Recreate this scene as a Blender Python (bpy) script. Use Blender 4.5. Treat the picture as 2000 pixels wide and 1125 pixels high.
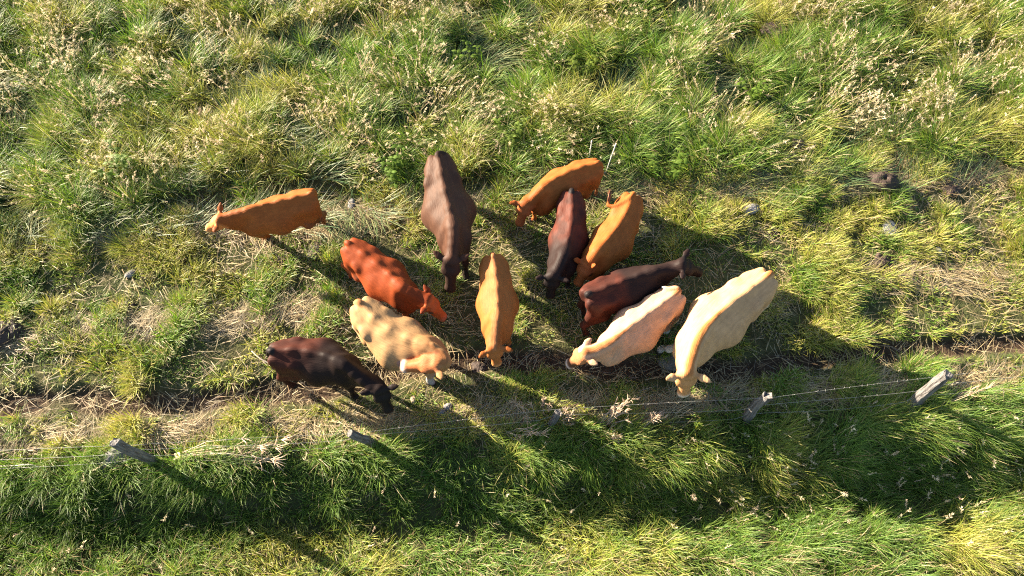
import bpy, math, random
import numpy as np
from mathutils import Vector

random.seed(7)
rng = np.random.default_rng(11)
for o in list(bpy.data.objects):
    bpy.data.objects.remove(o, do_unlink=True)
scene = bpy.context.scene
COL = scene.collection

# ------------------------------------------------------------------ camera, sky, sun, exposure
CAM_H, PITCH, FPX = 9.66, 26.6, 1336.0          # metres above the field, degrees off straight down, focal length in 2000-px widths
cam = bpy.data.cameras.new('camera')
cam.sensor_width = 36.0
cam.lens = FPX / 2000.0 * 36.0
cam.clip_start, cam.clip_end = 0.1, 2000.0
cam_o = bpy.data.objects.new('camera', cam)
COL.objects.link(cam_o)
cam_o.location = (0, 0, CAM_H)
cam_o.rotation_euler = (math.radians(PITCH), 0, 0)
scene.camera = cam_o

SUN_ELEV, SUN_DOWN = 17.5, 27.0                 # sun height; shadows run to +x and SUN_DOWN degrees towards -y
se, sd = math.radians(SUN_ELEV), math.radians(SUN_DOWN)
world = bpy.data.worlds.new('World')
scene.world = world
world.use_nodes = True
wn = world.node_tree
sky = wn.nodes.new('ShaderNodeTexSky')
sky.sky_type = 'NISHITA'
sky.sun_disc = False
sky.sun_elevation = se
sky.sun_rotation = math.radians(SUN_DOWN - 90.0)
bg = wn.nodes['Background']
wn.links.new(sky.outputs[0], bg.inputs[0])
bg.inputs[1].default_value = 0.052
sun = bpy.data.lights.new('sun', 'SUN')
sun.energy = 5.0
sun.angle = math.radians(0.5)
sun.color = (1.0, 0.86, 0.66)
sun_o = bpy.data.objects.new('sun', sun)
COL.objects.link(sun_o)
sun_o.rotation_euler = Vector((math.cos(sd) * math.cos(se), -math.sin(sd) * math.cos(se), -math.sin(se))).to_track_quat('-Z', 'Y').to_euler()
sun_o.location = (-20, 15, 20)
vs = scene.view_settings
vs.view_transform = 'Standard'
vs.look = 'None'
vs.exposure = 2.7
vs.gamma = 1.0
scene.cycles.max_bounces = 6
scene.cycles.diffuse_bounces = 4
scene.cycles.glossy_bounces = 2
scene.cycles.transmission_bounces = 4
scene.cycles.sample_clamp_indirect = 4.0
scene.cycles.filter_width = 1.15
scene.cycles.use_denoising = False
scene.cycles.use_adaptive_sampling = False


# ------------------------------------------------------------------ survey helper: where a point of the field seen in the photo stands, at height z
_a = math.radians(PITCH)


def at(px, py, z=0.0):
    dx, dy, dz = (px - 1000) / FPX, -(py - 562.5) / FPX, -1.0
    d = np.array([dx, dy * math.cos(_a) - dz * math.sin(_a), dy * math.sin(_a) + dz * math.cos(_a)])
    t = (z - CAM_H) / d[2]
    return np.array([d[0] * t, d[1] * t, z])


def line(*pts):
    return np.array([at(x, y)[:2] for x, y in pts])


# ------------------------------------------------------------------ numeric helpers
def _hash(ix, iy, seed):
    n = (ix.astype(np.int64) * 374761393 + iy.astype(np.int64) * 668265263 + seed * 1442695041) & 0x7fffffff
    n = ((n ^ (n >> 13)) * 1274126177) & 0x7fffffff
    n = ((n ^ (n >> 15)) * 1911520717) & 0x7fffffff
    return ((n ^ (n >> 16)) & 0xffffff) / float(0xffffff)


def noise(x, y, scale, seed=0, octaves=1):
    x = np.asarray(x, float) / scale
    y = np.asarray(y, float) / scale
    out, amp, tot = 0, 1.0, 0
    for k in range(octaves):
        ix, iy = np.floor(x), np.floor(y)
        fx, fy = x - ix, y - iy
        fx = fx * fx * (3 - 2 * fx)
        fy = fy * fy * (3 - 2 * fy)
        s = seed * 31 + k * 7
        a = _hash(ix, iy, s) * (1 - fx) + _hash(ix + 1, iy, s) * fx
        b = _hash(ix, iy + 1, s) * (1 - fx) + _hash(ix + 1, iy + 1, s) * fx
        out = out + amp * (a * (1 - fy) + b * fy)
        tot += amp
        amp *= 0.5
        x, y = x * 2.03 + 11.3, y * 2.03 + 5.7
    return out / tot


def sstep(a, b, x):
    t = np.clip((x - a) / (b - a), 0, 1)
    return t * t * (3 - 2 * t)


def yline(poly, x):
    return np.interp(x, poly[:, 0], poly[:, 1])


# ------------------------------------------------------------------ lie of the land (all in metres on the field)
TALL_EDGE = line((-300, 445), (0, 445), (150, 440), (300, 415), (420, 385), (600, 365), (720, 385), (830, 365), (960, 345), (1100, 345), (1220, 345), (1350, 365), (1500, 360), (1620, 350), (1750, 345), (1850, 340), (2000, 335), (2300, 330))
HAY_1 = line((-300, 470), (0, 470), (150, 460), (320, 445), (480, 435), (640, 440), (780, 410), (930, 400), (1060, 360), (1250, 375), (1400, 372), (1600, 360), (1750, 360), (1860, 335), (2000, 355), (2300, 350))
HAY_2 = line((-300, 700), (0, 675), (150, 650), (300, 640), (450, 625), (600, 605), (680, 600), (760, 600), (1000, 590))
HAY_3 = line((1350, 600), (1500, 580), (1620, 560), (1750, 545), (1850, 550), (2000, 535), (2300, 520))
TRACK = line((-300, 812), (0, 796), (200, 788), (420, 778), (560, 765), (680, 745), (820, 715), (960, 705), (1100, 712), (1250, 722), (1400, 722), (1550, 710), (1700, 692), (1850, 678), (2000, 662), (2300, 640))
HAY_4 = line((-300, 880), (0, 868), (150, 858), (300, 845), (450, 838), (600, 832), (780, 820), (960, 815), (1100, 800), (1300, 790), (1420, 770), (1560, 772), (1700, 765), (1850, 755), (2000, 738), (2300, 720))
FENCE = line((-300, 925), (0, 915), (310, 905), (735, 868), (1075, 840), (1455, 825), (1765, 797), (2000, 778), (2300, 750))
GULLY = line((-300, 1035), (0, 1040), (300, 1035), (600, 1020), (900, 1010), (1200, 1000), (1500, 975), (1800, 960), (2000, 945), (2300, 930))


def zones(x, y):
    """soft weights of the strips of the field at points x, y"""
    w = (noise(x, y, 0.7, 3, 2) - 0.5)
    z = {}
    z['tall'] = sstep(-0.10, 0.30, y - yline(TALL_EDGE, x) + 0.7 * w)
    z['verge'] = sstep(0.12, -0.12, y - yline(FENCE, x) - 0.06 + 0.3 * w)
    brk = noise(x, y, 1.3, 9, 2)

    def band(p, half, x0=-99, x1=99):
        d = np.abs(y - yline(p, x) + 0.24 * w)
        return sstep(half, half * 0.35, d) * sstep(x0 - .4, x0 + .4, x) * sstep(x1 + .4, x1 - .4, x)
    h = np.maximum.reduce([band(HAY_1, 0.36), band(HAY_2, 0.38, -99, -1.2), 0.6 * band(HAY_3, 0.36, 3.4), band(HAY_4, 0.25)])
    h = np.maximum(h, 0)
    patch = np.exp(-(((x - 6.9) / 1.1) ** 2 + ((y - 7.25) / 0.55) ** 2))
    z['hay'] = np.clip(np.maximum(h * (0.65 + .7 * brk), patch), 0, 1)
    z['tall'] = z['tall'] * (1 - .85 * z['hay'])
    z['track'] = band(TRACK, 0.26) * sstep(0.2, 0.45, brk + 0.22)
    z['mown'] = np.clip(1 - z['tall'] - z['verge'], 0, 1)
    return z


def height(x, y):
    x = np.asarray(x, float)
    y = np.asarray(y, float)
    near = sstep(60, 18, np.hypot(x, y - 5))
    z = zones(x, y)
    hh = 0.03 * (noise(x, y, 0.9, 21, 2) - .5) + 0.03 * (noise(x, y, 0.33, 22, 2) - .5) * (1 - z['track'])
    hh = hh + z['tall'] * (0.20 * (noise(x, y, 0.75, 23, 2) - 0.35))
    hh = hh - 0.09 * z['track'] + 0.03 * z['hay']
    below = z['verge']
    dg = np.abs(y - yline(GULLY, x))
    hh = hh + below * (0.08 * (noise(x, y, 0.9, 25, 2) - .4) - 0.30 * sstep(0.9, 0.0, dg))
    far = 0.8 * (noise(x, y, 45, 5, 2) - .5) * sstep(25, 90, np.hypot(x, y - 5))
    return hh * near + far


# ------------------------------------------------------------------ object helpers
def tag(o, label=None, cat=None, group=None, kind=None):
    if label: o['label'] = label
    if cat: o['category'] = cat
    if group: o['group'] = group
    if kind: o['kind'] = kind
    return o


def mesh_obj(name, V, F, mat, parent=None, col=None, smooth=False, loc=None):
    """V (n,3); F list of arrays (m,3)/(m,4) ; col (n,3) linear"""
    V = np.asarray(V, np.float32)
    if loc is not None:
        V = V - np.asarray(loc, np.float32)
    if not isinstance(F, (list, tuple)) or (len(F) and not hasattr(F[0], 'shape')):
        F = [np.asarray(f).reshape(1, -1) for f in F]
    me = bpy.data.meshes.new(name)
    nl = sum(f.size for f in F)
    nf = sum(f.shape[0] for f in F)
    me.vertices.add(len(V))
    me.vertices.foreach_set('co', V.ravel())
    me.loops.add(nl)
    me.loops.foreach_set('vertex_index', np.concatenate([f.ravel() for f in F]).astype(np.int32))
    me.polygons.add(nf)
    tot = np.concatenate([np.full(f.shape[0], f.shape[1]) for f in F]).astype(np.int32)
    st = np.concatenate([[0], np.cumsum(tot)[:-1]]).astype(np.int32)
    me.polygons.foreach_set('loop_start', st)
    me.polygons.foreach_set('use_smooth', np.full(nf, smooth))
    me.update(calc_edges=True)
    if col is not None:
        ca = me.color_attributes.new('coat', 'FLOAT_COLOR', 'POINT')
        c4 = np.ones((len(V), 4), np.float32)
        c4[:, :3] = col
        ca.data.foreach_set('color', c4.ravel())
    me.materials.append(mat)
    o = bpy.data.objects.new(name, me)
    COL.objects.link(o)
    if loc is not None:
        o.location = loc
    if parent is not None:
        o.parent = parent
        if loc is not None:
            o.location = Vector(loc) - parent.location
    return o


def empty(name, loc):
    o = bpy.data.objects.new(name, None)
    o.empty_display_size = 0.2
    o.location = loc
    COL.objects.link(o)
    return o


def tube(pts, rad, n=8, cap=True):
    """rings along pts; returns V, [quads, caps..]"""
    pts = np.asarray(pts, float)
    rad = np.broadcast_to(np.asarray(rad, float), (len(pts),))
    V, ref = [], np.array([0.0, 0.0, 1.0])
    for i, p in enumerate(pts):
        t = pts[min(i + 1, len(pts) - 1)] - pts[max(i - 1, 0)]
        t = t / (np.linalg.norm(t) + 1e-9)
        r = ref if abs(t @ ref) < 0.95 else np.array([1.0, 0, 0])
        a = np.cross(t, r); a /= np.linalg.norm(a)
        b = np.cross(t, a)
        ang = np.linspace(0, 2 * math.pi, n, endpoint=False)
        V.append(p + rad[i] * (np.cos(ang)[:, None] * a + np.sin(ang)[:, None] * b))
    V = np.concatenate(V)
    q = []
    for i in range(len(pts) - 1):
        for k in range(n):
            q.append((i * n + k, i * n + (k + 1) % n, (i + 1) * n + (k + 1) % n, (i + 1) * n + k))
    F = [np.array(q)]
    if cap:
        F.append(np.arange(n)[::-1].reshape(1, -1))
        F.append((np.arange(n) + (len(pts) - 1) * n).reshape(1, -1))
    return V, F


def join(parts):
    """list of (V, F, col) -> one"""
    V, C, F, off = [], [], {}, 0
    for v, f, c in parts:
        for a in f:
            F.setdefault(a.shape[1], []).append(a + off)
        off += len(v)
        V.append(v)
        C.append(np.broadcast_to(np.asarray(c, float), (len(v), 3)))
    return np.concatenate(V), [np.concatenate(x) for x in F.values()], np.concatenate(C)


# ------------------------------------------------------------------ materials
def new_mat(name):
    m = bpy.data.materials.new(name)
    m.use_nodes = True
    nt = m.node_tree
    return m, nt, nt.nodes['Principled BSDF'], nt.nodes['Material Output']


def leaf_mat(name, trans=0.4, rough=0.55, spec=0.35):
    m, nt, p, out = new_mat(name)
    at_ = nt.nodes.new('ShaderNodeAttribute'); at_.attribute_name = 'coat'
    nt.links.new(at_.outputs['Color'], p.inputs['Base Color'])
    p.inputs['Roughness'].default_value = rough
    p.inputs['Specular IOR Level'].default_value = spec
    tr = nt.nodes.new('ShaderNodeBsdfTranslucent')
    hs = nt.nodes.new('ShaderNodeHueSaturation')
    hs.inputs['Saturation'].default_value = 1.1
    hs.inputs['Value'].default_value = 1.15
    nt.links.new(at_.outputs['Color'], hs.inputs['Color'])
    nt.links.new(hs.outputs[0], tr.inputs['Color'])
    mx = nt.nodes.new('ShaderNodeMixShader')
    mx.inputs[0].default_value = trans
    nt.links.new(p.outputs[0], mx.inputs[1])
    nt.links.new(tr.outputs[0], mx.inputs[2])
    nt.links.new(mx.outputs[0], out.inputs['Surface'])
    return m


def attr_mat(name, rough=0.7, spec=0.3, nscale=60, namp=0.3, bump=0.3, bscale=120, sheen=0.0, attr=True, colour=(.5, .5, .5)):
    m, nt, p, out = new_mat(name)
    tc = nt.nodes.new('ShaderNodeTexCoord')
    nz = nt.nodes.new('ShaderNodeTexNoise')
    nz.inputs['Scale'].default_value = nscale
    nz.inputs['Detail'].default_value = 4
    nt.links.new(tc.outputs['Object'], nz.inputs['Vector'])
    mr = nt.nodes.new('ShaderNodeMapRange')
    mr.inputs['From Min'].default_value = 0.25
    mr.inputs['From Max'].default_value = 0.75
    mr.inputs['To Min'].default_value = 1 - namp
    mr.inputs['To Max'].default_value = 1 + namp
    nt.links.new(nz.outputs[0], mr.inputs[0])
    mul = nt.nodes.new('ShaderNodeMix')
    mul.data_type = 'RGBA'
    mul.blend_type = 'MULTIPLY'
    mul.inputs[0].default_value = 1.0
    if attr:
        a = nt.nodes.new('ShaderNodeAttribute'); a.attribute_name = 'coat'
        nt.links.new(a.outputs['Color'], mul.inputs[6])
    else:
        mul.inputs[6].default_value = (*colour, 1)
    nt.links.new(mr.outputs[0], mul.inputs[7])
    nt.links.new(mul.outputs[2], p.inputs['Base Color'])
    p.inputs['Roughness'].default_value = rough
    p.inputs['Specular IOR Level'].default_value = spec
    if sheen:
        p.inputs['Sheen Weight'].default_value = sheen
        p.inputs['Sheen Roughness'].default_value = 0.4
    b2 = nt.nodes.new('ShaderNodeTexNoise')
    b2.inputs['Scale'].default_value = bscale
    b2.inputs['Detail'].default_value = 5
    nt.links.new(tc.outputs['Object'], b2.inputs['Vector'])
    bp = nt.nodes.new('ShaderNodeBump')
    bp.inputs['Strength'].default_value = bump
    bp.inputs['Distance'].default_value = 0.02
    nt.links.new(b2.outputs[0], bp.inputs['Height'])
    nt.links.new(bp.outputs[0], p.inputs['Normal'])
    return m


M_GRASS = leaf_mat('grass_blade', 0.36, 0.5, 0.3)
M_STRAW = leaf_mat('dry_straw', 0.25, 0.6, 0.3)
M_SEED = leaf_mat('seed_head', 0.35, 0.7, 0.2)
M_WEED = leaf_mat('weed_leaf', 0.45, 0.6, 0.12)
M_COAT = attr_mat('cattle_coat', 0.58, 0.09, 11, 0.14, 0.28, 110)


def comb_coat(m):
    nt = m.node_tree
    fl = nt.nodes.new('ShaderNodeAttribute'); fl.attribute_name = 'flow'
    mp = nt.nodes.new('ShaderNodeMapping')
    mp.inputs['Scale'].default_value = (9, 70, 30)
    nt.links.new(fl.outputs['Vector'], mp.inputs[0])
    for n in nt.nodes:
        if n.type == 'TEX_NOISE':
            for l in list(n.inputs['Vector'].links):
                nt.links.remove(l)
            n.inputs['Scale'].default_value = 1.0 if n.outputs[0].links[0].to_node.type == 'BUMP' else 0.6
            nt.links.new(mp.outputs[0], n.inputs['Vector'])


comb_coat(M_COAT)
M_HAIR = attr_mat('tail_hair', 0.6, 0.3, 60, 0.2, 0.2, 200)
M_SOIL = attr_mat('pasture_soil', 0.95, 0.1, 9, 0.45, 1.0, 30)
M_DUNG = attr_mat('dung', 0.75, 0.3, 25, 0.35, 0.9, 40)
M_STONE = attr_mat('field_stone', 0.85, 0.25, 14, 0.25, 0.7, 30)
M_EYE, _nt, _p, _o = new_mat('eye_gloss')
_p.inputs['Base Color'].default_value = (.012, .009, .008, 1)
_p.inputs['Roughness'].default_value = 0.12
M_PLASTIC = attr_mat('white_plastic', 0.4, 0.4, 30, 0.06, 0.05, 60, attr=False, colour=(.55, .55, .53))
M_WIRE = attr_mat('galvanised_wire', 0.4, 0.5, 60, 0.2, 0.1, 100, attr=False, colour=(.30, .29, .27))
M_WIRE.node_tree.nodes['Principled BSDF'].inputs['Metallic'].default_value = 0.5


def wood_mat():
    m, nt, p, out = new_mat('weathered_wood')
    tc = nt.nodes.new('ShaderNodeTexCoord')
    mp = nt.nodes.new('ShaderNodeMapping')
    mp.inputs['Scale'].default_value = (30, 30, 2.2)
    nt.links.new(tc.outputs['Object'], mp.inputs[0])
    nz = nt.nodes.new('ShaderNodeTexNoise')
    nz.inputs['Scale'].default_value = 1.6
    nz.inputs['Detail'].default_value = 6
    nt.links.new(mp.outputs[0], nz.inputs['Vector'])
    cr = nt.nodes.new('ShaderNodeValToRGB')
    cr.color_ramp.elements[0].position = 0.34
    cr.color_ramp.elements[0].color = (.045, .038, .034, 1)
    cr.color_ramp.elements[1].position = 0.62
    cr.color_ramp.elements[1].color = (.15, .140, .135, 1)
    nt.links.new(nz.outputs[0], cr.inputs[0])
    nt.links.new(cr.outputs[0], p.inputs['Base Color'])
    p.inputs['Roughness'].default_value = 0.85
    bp = nt.nodes.new('ShaderNodeBump')
    bp.inputs['Strength'].default_value = 0.9
    bp.inputs['Distance'].default_value = 0.03
    nt.links.new(nz.outputs[0], bp.inputs['Height'])
    nt.links.new(bp.outputs[0], p.inputs['Normal'])
    return m


M_WOOD = wood_mat()


# ------------------------------------------------------------------ ground: one sheet to the horizon
def build_ground():
    def axis(lo, hi, step, far):
        core = np.arange(lo, hi + 1e-6, step)
        ext = [step * 1.0]
        while sum(ext) < far:
            ext.append(ext[-1] * 1.28)
        e = np.cumsum(ext)
        return np.concatenate([(lo - e)[::-1], core, hi + e])
    xs = axis(-12.5, 12.5, 0.05, 600)
    ys = axis(-1.0, 14.0, 0.05, 600)
    X, Y = np.meshgrid(xs, ys)
    Z = height(X, Y)
    V = np.stack([X.ravel(), Y.ravel(), Z.ravel()], 1)
    nx, ny = len(xs), len(ys)
    i = (np.arange(ny - 1)[:, None] * nx + np.arange(nx - 1)[None, :]).ravel()
    F = [np.stack([i, i + 1, i + nx + 1, i + nx], 1)]
    z = zones(V[:, 0], V[:, 1])
    soil = np.array([.050, .033, .022])
    thatch = np.array([.070, .060, .028])
    green = np.array([.045, .062, .020])
    f = noise(V[:, 0], V[:, 1], 0.25, 40, 3)[:, None]
    c = thatch * f + green * (1 - f)
    c = c * (1 - z['hay'][:, None]) + np.array([.13, .104, .058]) * z['hay'][:, None]
    c = c * (1 - z['tall'][:, None] * .7) + np.array([.022, .024, .013]) * z['tall'][:, None] * .7  # ground under tall grass painted darker to deepen the shade between tufts
    c = c * (1 - z['track'][:, None]) + soil * (0.7 + .6 * f) * z['track'][:, None]
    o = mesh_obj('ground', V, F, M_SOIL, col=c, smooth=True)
    tag(o, kind='structure')


build_ground()


# ------------------------------------------------------------------ cattle: one continuous body each, grown as a smooth implicit surface
def catmull(P, n=40):
    P = np.asarray(P, float)
    E = np.vstack([2 * P[0] - P[1], P, 2 * P[-1] - P[-2]])
    out = []
    for i in range(1, len(E) - 2):
        t = np.linspace(0, 1, n, endpoint=False)[:, None]
        a, b, c, d = E[i - 1], E[i], E[i + 1], E[i + 2]
        out.append(0.5 * (2 * b + (c - a) * t + (2 * a - 5 * b + 4 * c - d) * t ** 2 + (3 * b - a - 3 * c + d) * t ** 3))
    out.append(P[-1:])
    return np.concatenate(out)


def unit(v):
    return v / (np.linalg.norm(v) + 1e-9)


VOX = 0.0155


class Field:
    def __init__(self, lo, hi):
        self.lo = np.asarray(lo) - 0.12
        self.n = np.ceil((np.asarray(hi) + 0.12 - self.lo) / VOX).astype(int)
        self.d = np.full(self.n, 0.5, np.float32)
        self.soft = 1.0

    def add(self, a, b, ra, rb, k=0.06, flat=None, ff=1.0):
        """tapered capsule a->b, smooth-joined over k; flat/ff squashes it along a direction"""
        a, b = np.asarray(a, float), np.asarray(b, float)
        k = k * self.soft
        m = max(ra, rb) + k + 0.05
        i0 = np.maximum(np.floor((np.minimum(a, b) - m - self.lo) / VOX).astype(int), 0)
        i1 = np.minimum(np.ceil((np.maximum(a, b) + m - self.lo) / VOX).astype(int) + 1, self.n)
        if np.any(i1 <= i0):
            return
        g = [(np.arange(i0[j], i1[j]) * VOX + self.lo[j]).astype(np.float32) for j in range(3)]
        X, Y, Z = np.meshgrid(*g, indexing='ij')
        px, py, pz = X - a[0], Y - a[1], Z - a[2]
        ab = b - a
        L2 = float(ab @ ab) + 1e-9
        h = np.clip((px * ab[0] + py * ab[1] + pz * ab[2]) / L2, 0, 1)
        qx, qy, qz = px - h * ab[0], py - h * ab[1], pz - h * ab[2]
        d2 = qx * qx + qy * qy + qz * qz
        if flat is not None:
            s = qx * flat[0] + qy * flat[1] + qz * flat[2]
            d2 = d2 + (ff * ff - 1) * s * s
        d = np.sqrt(d2) - (ra + (rb - ra) * h)
        if flat is not None:
            d = d / (1 + 0.5 * (ff - 1))
        sl = tuple(slice(i0[j], i1[j]) for j in range(3))
        o = self.d[sl]
        hh = np.maximum(k - np.abs(o - d), 0) / k
        self.d[sl] = np.minimum(o, d) - hh * hh * k * 0.25

    def surface(self):
        import openvdb as vdb
        g = vdb.FloatGrid(0.5)
        g.copyFromArray(self.d)
        p, q = g.convertToQuads(0.0)[:2]
        return p.astype(float) * VOX + self.lo, q[:, ::-1].astype(np.int32)


COW_AXES = []


def make_cow(c):
    s = c['h'] / 1.2                                          # size of the animal
    H = c['h']
    T = at(*c['T'], H - 0.03 * s)
    W = at(*c['W'], H)
    mids = [at(x, y, H - 0.03 * s) for x, y in c.get('S', [])]
    Pz = c.get('pz', H * 0.92)
    P = at(*c['P'], Pz)
    N = [at(x, y, H + (Pz - H) * f) for x, y, f in c.get('N', [])]
    # muzzle: on its line of sight at the distance a head is long
    hs_ = c.get('hd', 0.94) * s
    HL = c.get('hl', 0.45) * s * 1.14
    zs = np.linspace(0.12, Pz + 0.12, 200)
    dd = np.array([abs(np.linalg.norm(at(*c['Z'], z) - P) - HL) for z in zs])
    nz = c.get('nz')
    if nz is None:
        ok = np.where(dd < 0.02)[0]
        nz = zs[ok[0]] if len(ok) else zs[np.argmin(dd)]
    Z = P + unit(at(*c['Z'], nz) - P) * HL
    chain = [T] + mids + [W] + N + [P]
    C = catmull(chain, 40)
    iW = 40 * (1 + len(mids))
    seg = np.concatenate([[0], np.cumsum(np.linalg.norm(np.diff(C[:, :2], axis=0), axis=1))])
    U = seg / seg[iW]
    Lb = seg[iW]
    tg = np.gradient(C[:, :2], axis=0)
    tg = tg / (np.linalg.norm(tg, axis=1)[:, None] + 1e-9)
    k_ = np.ones(15) / 15
    tg = np.stack([np.convolve(np.pad(tg[:, j], 7, mode='edge'), k_, 'valid') for j in (0, 1)], 1)
    tg = tg / np.linalg.norm(tg, axis=1)[:, None]

    def B(u, lat, dz):
        p = np.array([np.interp(u, U, C[:, j]) for j in range(3)])
        t = np.array([np.interp(u, U, tg[:, j]) for j in range(2)])
        t = t / np.linalg.norm(t)
        if u < 0:
            p[:2] += t * u * Lb
        elif u > U[-1]:
            p[:2] += t * (u - U[-1]) * Lb
        p[:2] += np.array([-t[1], t[0]]) * lat * s
        p[2] += dz * s
        return p

    pts = np.vstack([C, Z[None], B(-.15, 0, 0)[None]])
    lo = np.minimum(pts.min(0), 0) if False else pts.min(0)
    lo = lo - 0.5 * s
    hi = pts.max(0) + 0.5 * s
    lo[2], hi[2] = -0.06, max(H, Pz, Z[2]) + 0.25
    f = Field(lo, hi)
    hw = c.get('hw', 0.36)
    f.soft = 1.35
    e = hw - .36
    for sg in (-1, 1):
        # pelvis, loin and ribs under the back line: one unbroken chain
        ch_ = [(-.02, .100, -.175, .085), (.12, .115, -.195, .108), (.28, .118 + e * .3, -.222, .114), (.42, .116 + e * .4, -.258, .126), (.58, .125 + e * .6, -.262, .154), (.78, .100 + e * .2, -.258, .138), (.95, .070, -.245, .112)]
        for q0, q1 in zip(ch_[:-1], ch_[1:]):
            f.add(B(q0[0], sg * q0[1], q0[2]), B(q1[0], sg * q1[1], q1[2]), q0[3] * s, q1[3] * s, .06 * s)
        f.add(B(.04, sg * .050, -.135), B(.45, sg * .060, -.140), .066 * s, .076 * s, .06 * s)
        f.add(B(.45, sg * .060, -.140), B(.95, sg * .048, -.145), .076 * s, .074 * s, .06 * s)
        f.add(B(.06, sg * .120, -.30), B(.18, sg * .155, -.56), .118 * s, .090 * s, .09 * s)
        # barrel of the ribs
        f.add(B(.39, sg * (.110 + e), -.41), B(.60, sg * (.145 + e), -.43), .18 * s, .205 * s, .10 * s)
        f.add(B(.60, sg * (.150 + e), -.43), B(.92, sg * .055, -.38), .205 * s, .165 * s, .10 * s)
        # shoulder blade and upper arm
        f.add(B(.96, sg * .065, -.105), B(1.02, sg * .125, -.36), .055 * s, .095 * s, .05 * s)
        f.add(B(1.02, sg * .120, -.36), B(1.10, sg * .11, -.48), .095 * s, .078 * s, .07 * s)
        f.add(B(1.08, sg * .11, -.48), B(1.0, sg * .12, -.60), .078 * s, .070 * s, .05 * s)
    f.add(B(.34, 0, -.44), B(.95, 0, -.41), .19 * s, .185 * s, .1 * s)
    f.add(B(.95, 0, -.38), B(1.12, 0, -.40), .17 * s, .125 * s, .1 * s)
    f.add(B(.20, 0, -.62), B(.30, 0, -.64), .10 * s, .09 * s, .06 * s)
    f.soft = 1.0
    # bones that show through: pins, hooks, and the back ridge laid on last so that it stays sharp
    for sg in (-1, 1):
        f.add(B(-.04, sg * .105, -.115), B(.02, sg * .105, -.12), .045 * s, .055 * s, .06 * s)
        f.add(B(.24, sg * (hw * .56), -.150), B(.29, sg * (hw * .60), -.165), .040 * s, .042 * s, .085 * s)
    for u0, u1 in ((0.0, .25), (.25, .5), (.5, .75), (.75, 1.0)):
        f.add(B(u0, 0, -.040), B(u1, 0, -.040), .034 * s, .034 * s, .09 * s)
    f.soft = 1.0
    # head frame
    ax = unit(Z - P)
    hl = np.cross(np.array([0, 0, 1.0]), ax)
    if np.linalg.norm(hl) < 0.25:
        t = tg[-1]
        hl = np.array([-t[1], t[0], 0])
    earp = [at(*c[k], Pz - 0.01) for k in ('EL', 'ER') if k in c]
    if len(earp) == 2:
        e = unit(earp[0] - earp[1])
        e = e - ax * (e @ ax) * 0.9
        e = unit(e)
        if e @ hl < 0: e = -e
        hl = unit(unit(hl) * 0.35 + e * 0.65)
    hl = unit(hl - ax * (hl @ ax))
    up = np.cross(ax, hl)
    if up[2] < 0 and ax[2] > -0.9:
        up = -up

    def Hd(t, lat, v):
        return P + ax * (t * HL) + hl * (lat * hs_) + up * (v * hs_)
    # neck: crest and throat lines
    us = np.linspace(0.92, U[-1], 6)
    crest = [B(u, 0, -.085) for u in us]
    crest[-1] = Hd(.02, 0, -.07)
    t0, t1 = B(1.08, 0, -.37), Hd(.10, 0, -.20)
    low = [t0 + (t1 - t0) * q for q in np.linspace(0, 1, 6)]
    rc = np.linspace(.082, .066, 6) * s
    rl = np.linspace(.135, .075, 6) * s
    for i in range(5):
        f.add(crest[i], crest[i + 1], rc[i], rc[i + 1], .07 * s)
        f.add(low[i], low[i + 1], rl[i], rl[i + 1], .08 * s)
        m0, m1 = (crest[i] + low[i]) / 2, (crest[i + 1] + low[i + 1]) / 2
        f.add(m0, m1, (rc[i] + rl[i]) * .52, (rc[i + 1] + rl[i + 1]) * .52, .07 * s)
    # head
    f.add(Hd(.0, 0, -.045), Hd(.05, 0, -.05), .062 * hs_, .075 * hs_, .05 * hs_)
    for sg in (-1, 1):
        f.add(Hd(.08, sg * .052, -.06), Hd(.36, sg * .060, -.06), .078 * hs_, .076 * hs_, .04 * hs_)
        f.add(Hd(.31, sg * .110, -.035), Hd(.40, sg * .102, -.035), .030 * hs_, .026 * hs_, .03 * hs_)      # brow
        f.add(Hd(.32, sg * .05, -.15), Hd(.72, sg * .03, -.13), .060 * hs_, .045 * hs_, .05 * hs_)          # jaw
        f.add(Hd(.90, sg * .035, -.065), Hd(.97, sg * .032, -.075), .052 * hs_, .046 * hs_, .035 * hs_)     # muzzle
    f.add(Hd(.34, 0, -.065), Hd(.90, 0, -.07), .092 * hs_, .066 * hs_, .05 * hs_)
    f.add(Hd(.85, 0, -.10), Hd(.96, 0, -.10), .055 * hs_, .045 * hs_, .04 * hs_)
    ears = []
    for sg, key in ((1, 'EL'), (-1, 'ER')):
        base = Hd(.07, sg * .085, -.045)
        dirv = hl * sg - ax * .10 + up * 0.02
        L = 0.18 * s
        if len(earp) == 2:
            tip = earp[0] if key == 'EL' else earp[1]
            other = earp[1] if key == 'EL' else earp[0]
            # choose the tip lying on this side of the head
            if (tip - P) @ hl * sg < (other - P) @ hl * sg:
                tip = other
            dirv = tip - base
            L = float(np.clip(np.linalg.norm(dirv), .21 * s, .30 * s))
        dirv = unit(dirv)
        fl = unit(np.cross(dirv, np.cross(np.array([0, -.25, 1.0]), dirv)))
        m = base + dirv * L * .55
        e = base + dirv * L
        f.add(base, base + dirv * L * .2, .026 * hs_, .030 * hs_, .025 * hs_)
        f.add(base + dirv * L * .2, m, .032 * s, .050 * s, .012 * s, fl, 2.3)
        f.add(m, base + dirv * L * .80, .050 * s, .034 * s, .01 * s, fl, 2.1)
        f.add(base + dirv * L * .80, e, .034 * s, .012 * s, .01 * s, fl, 1.8)
        ears.append((base, e))
    # legs
    rs = np.random.default_rng(c['seed'])
    hooves = []
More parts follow.
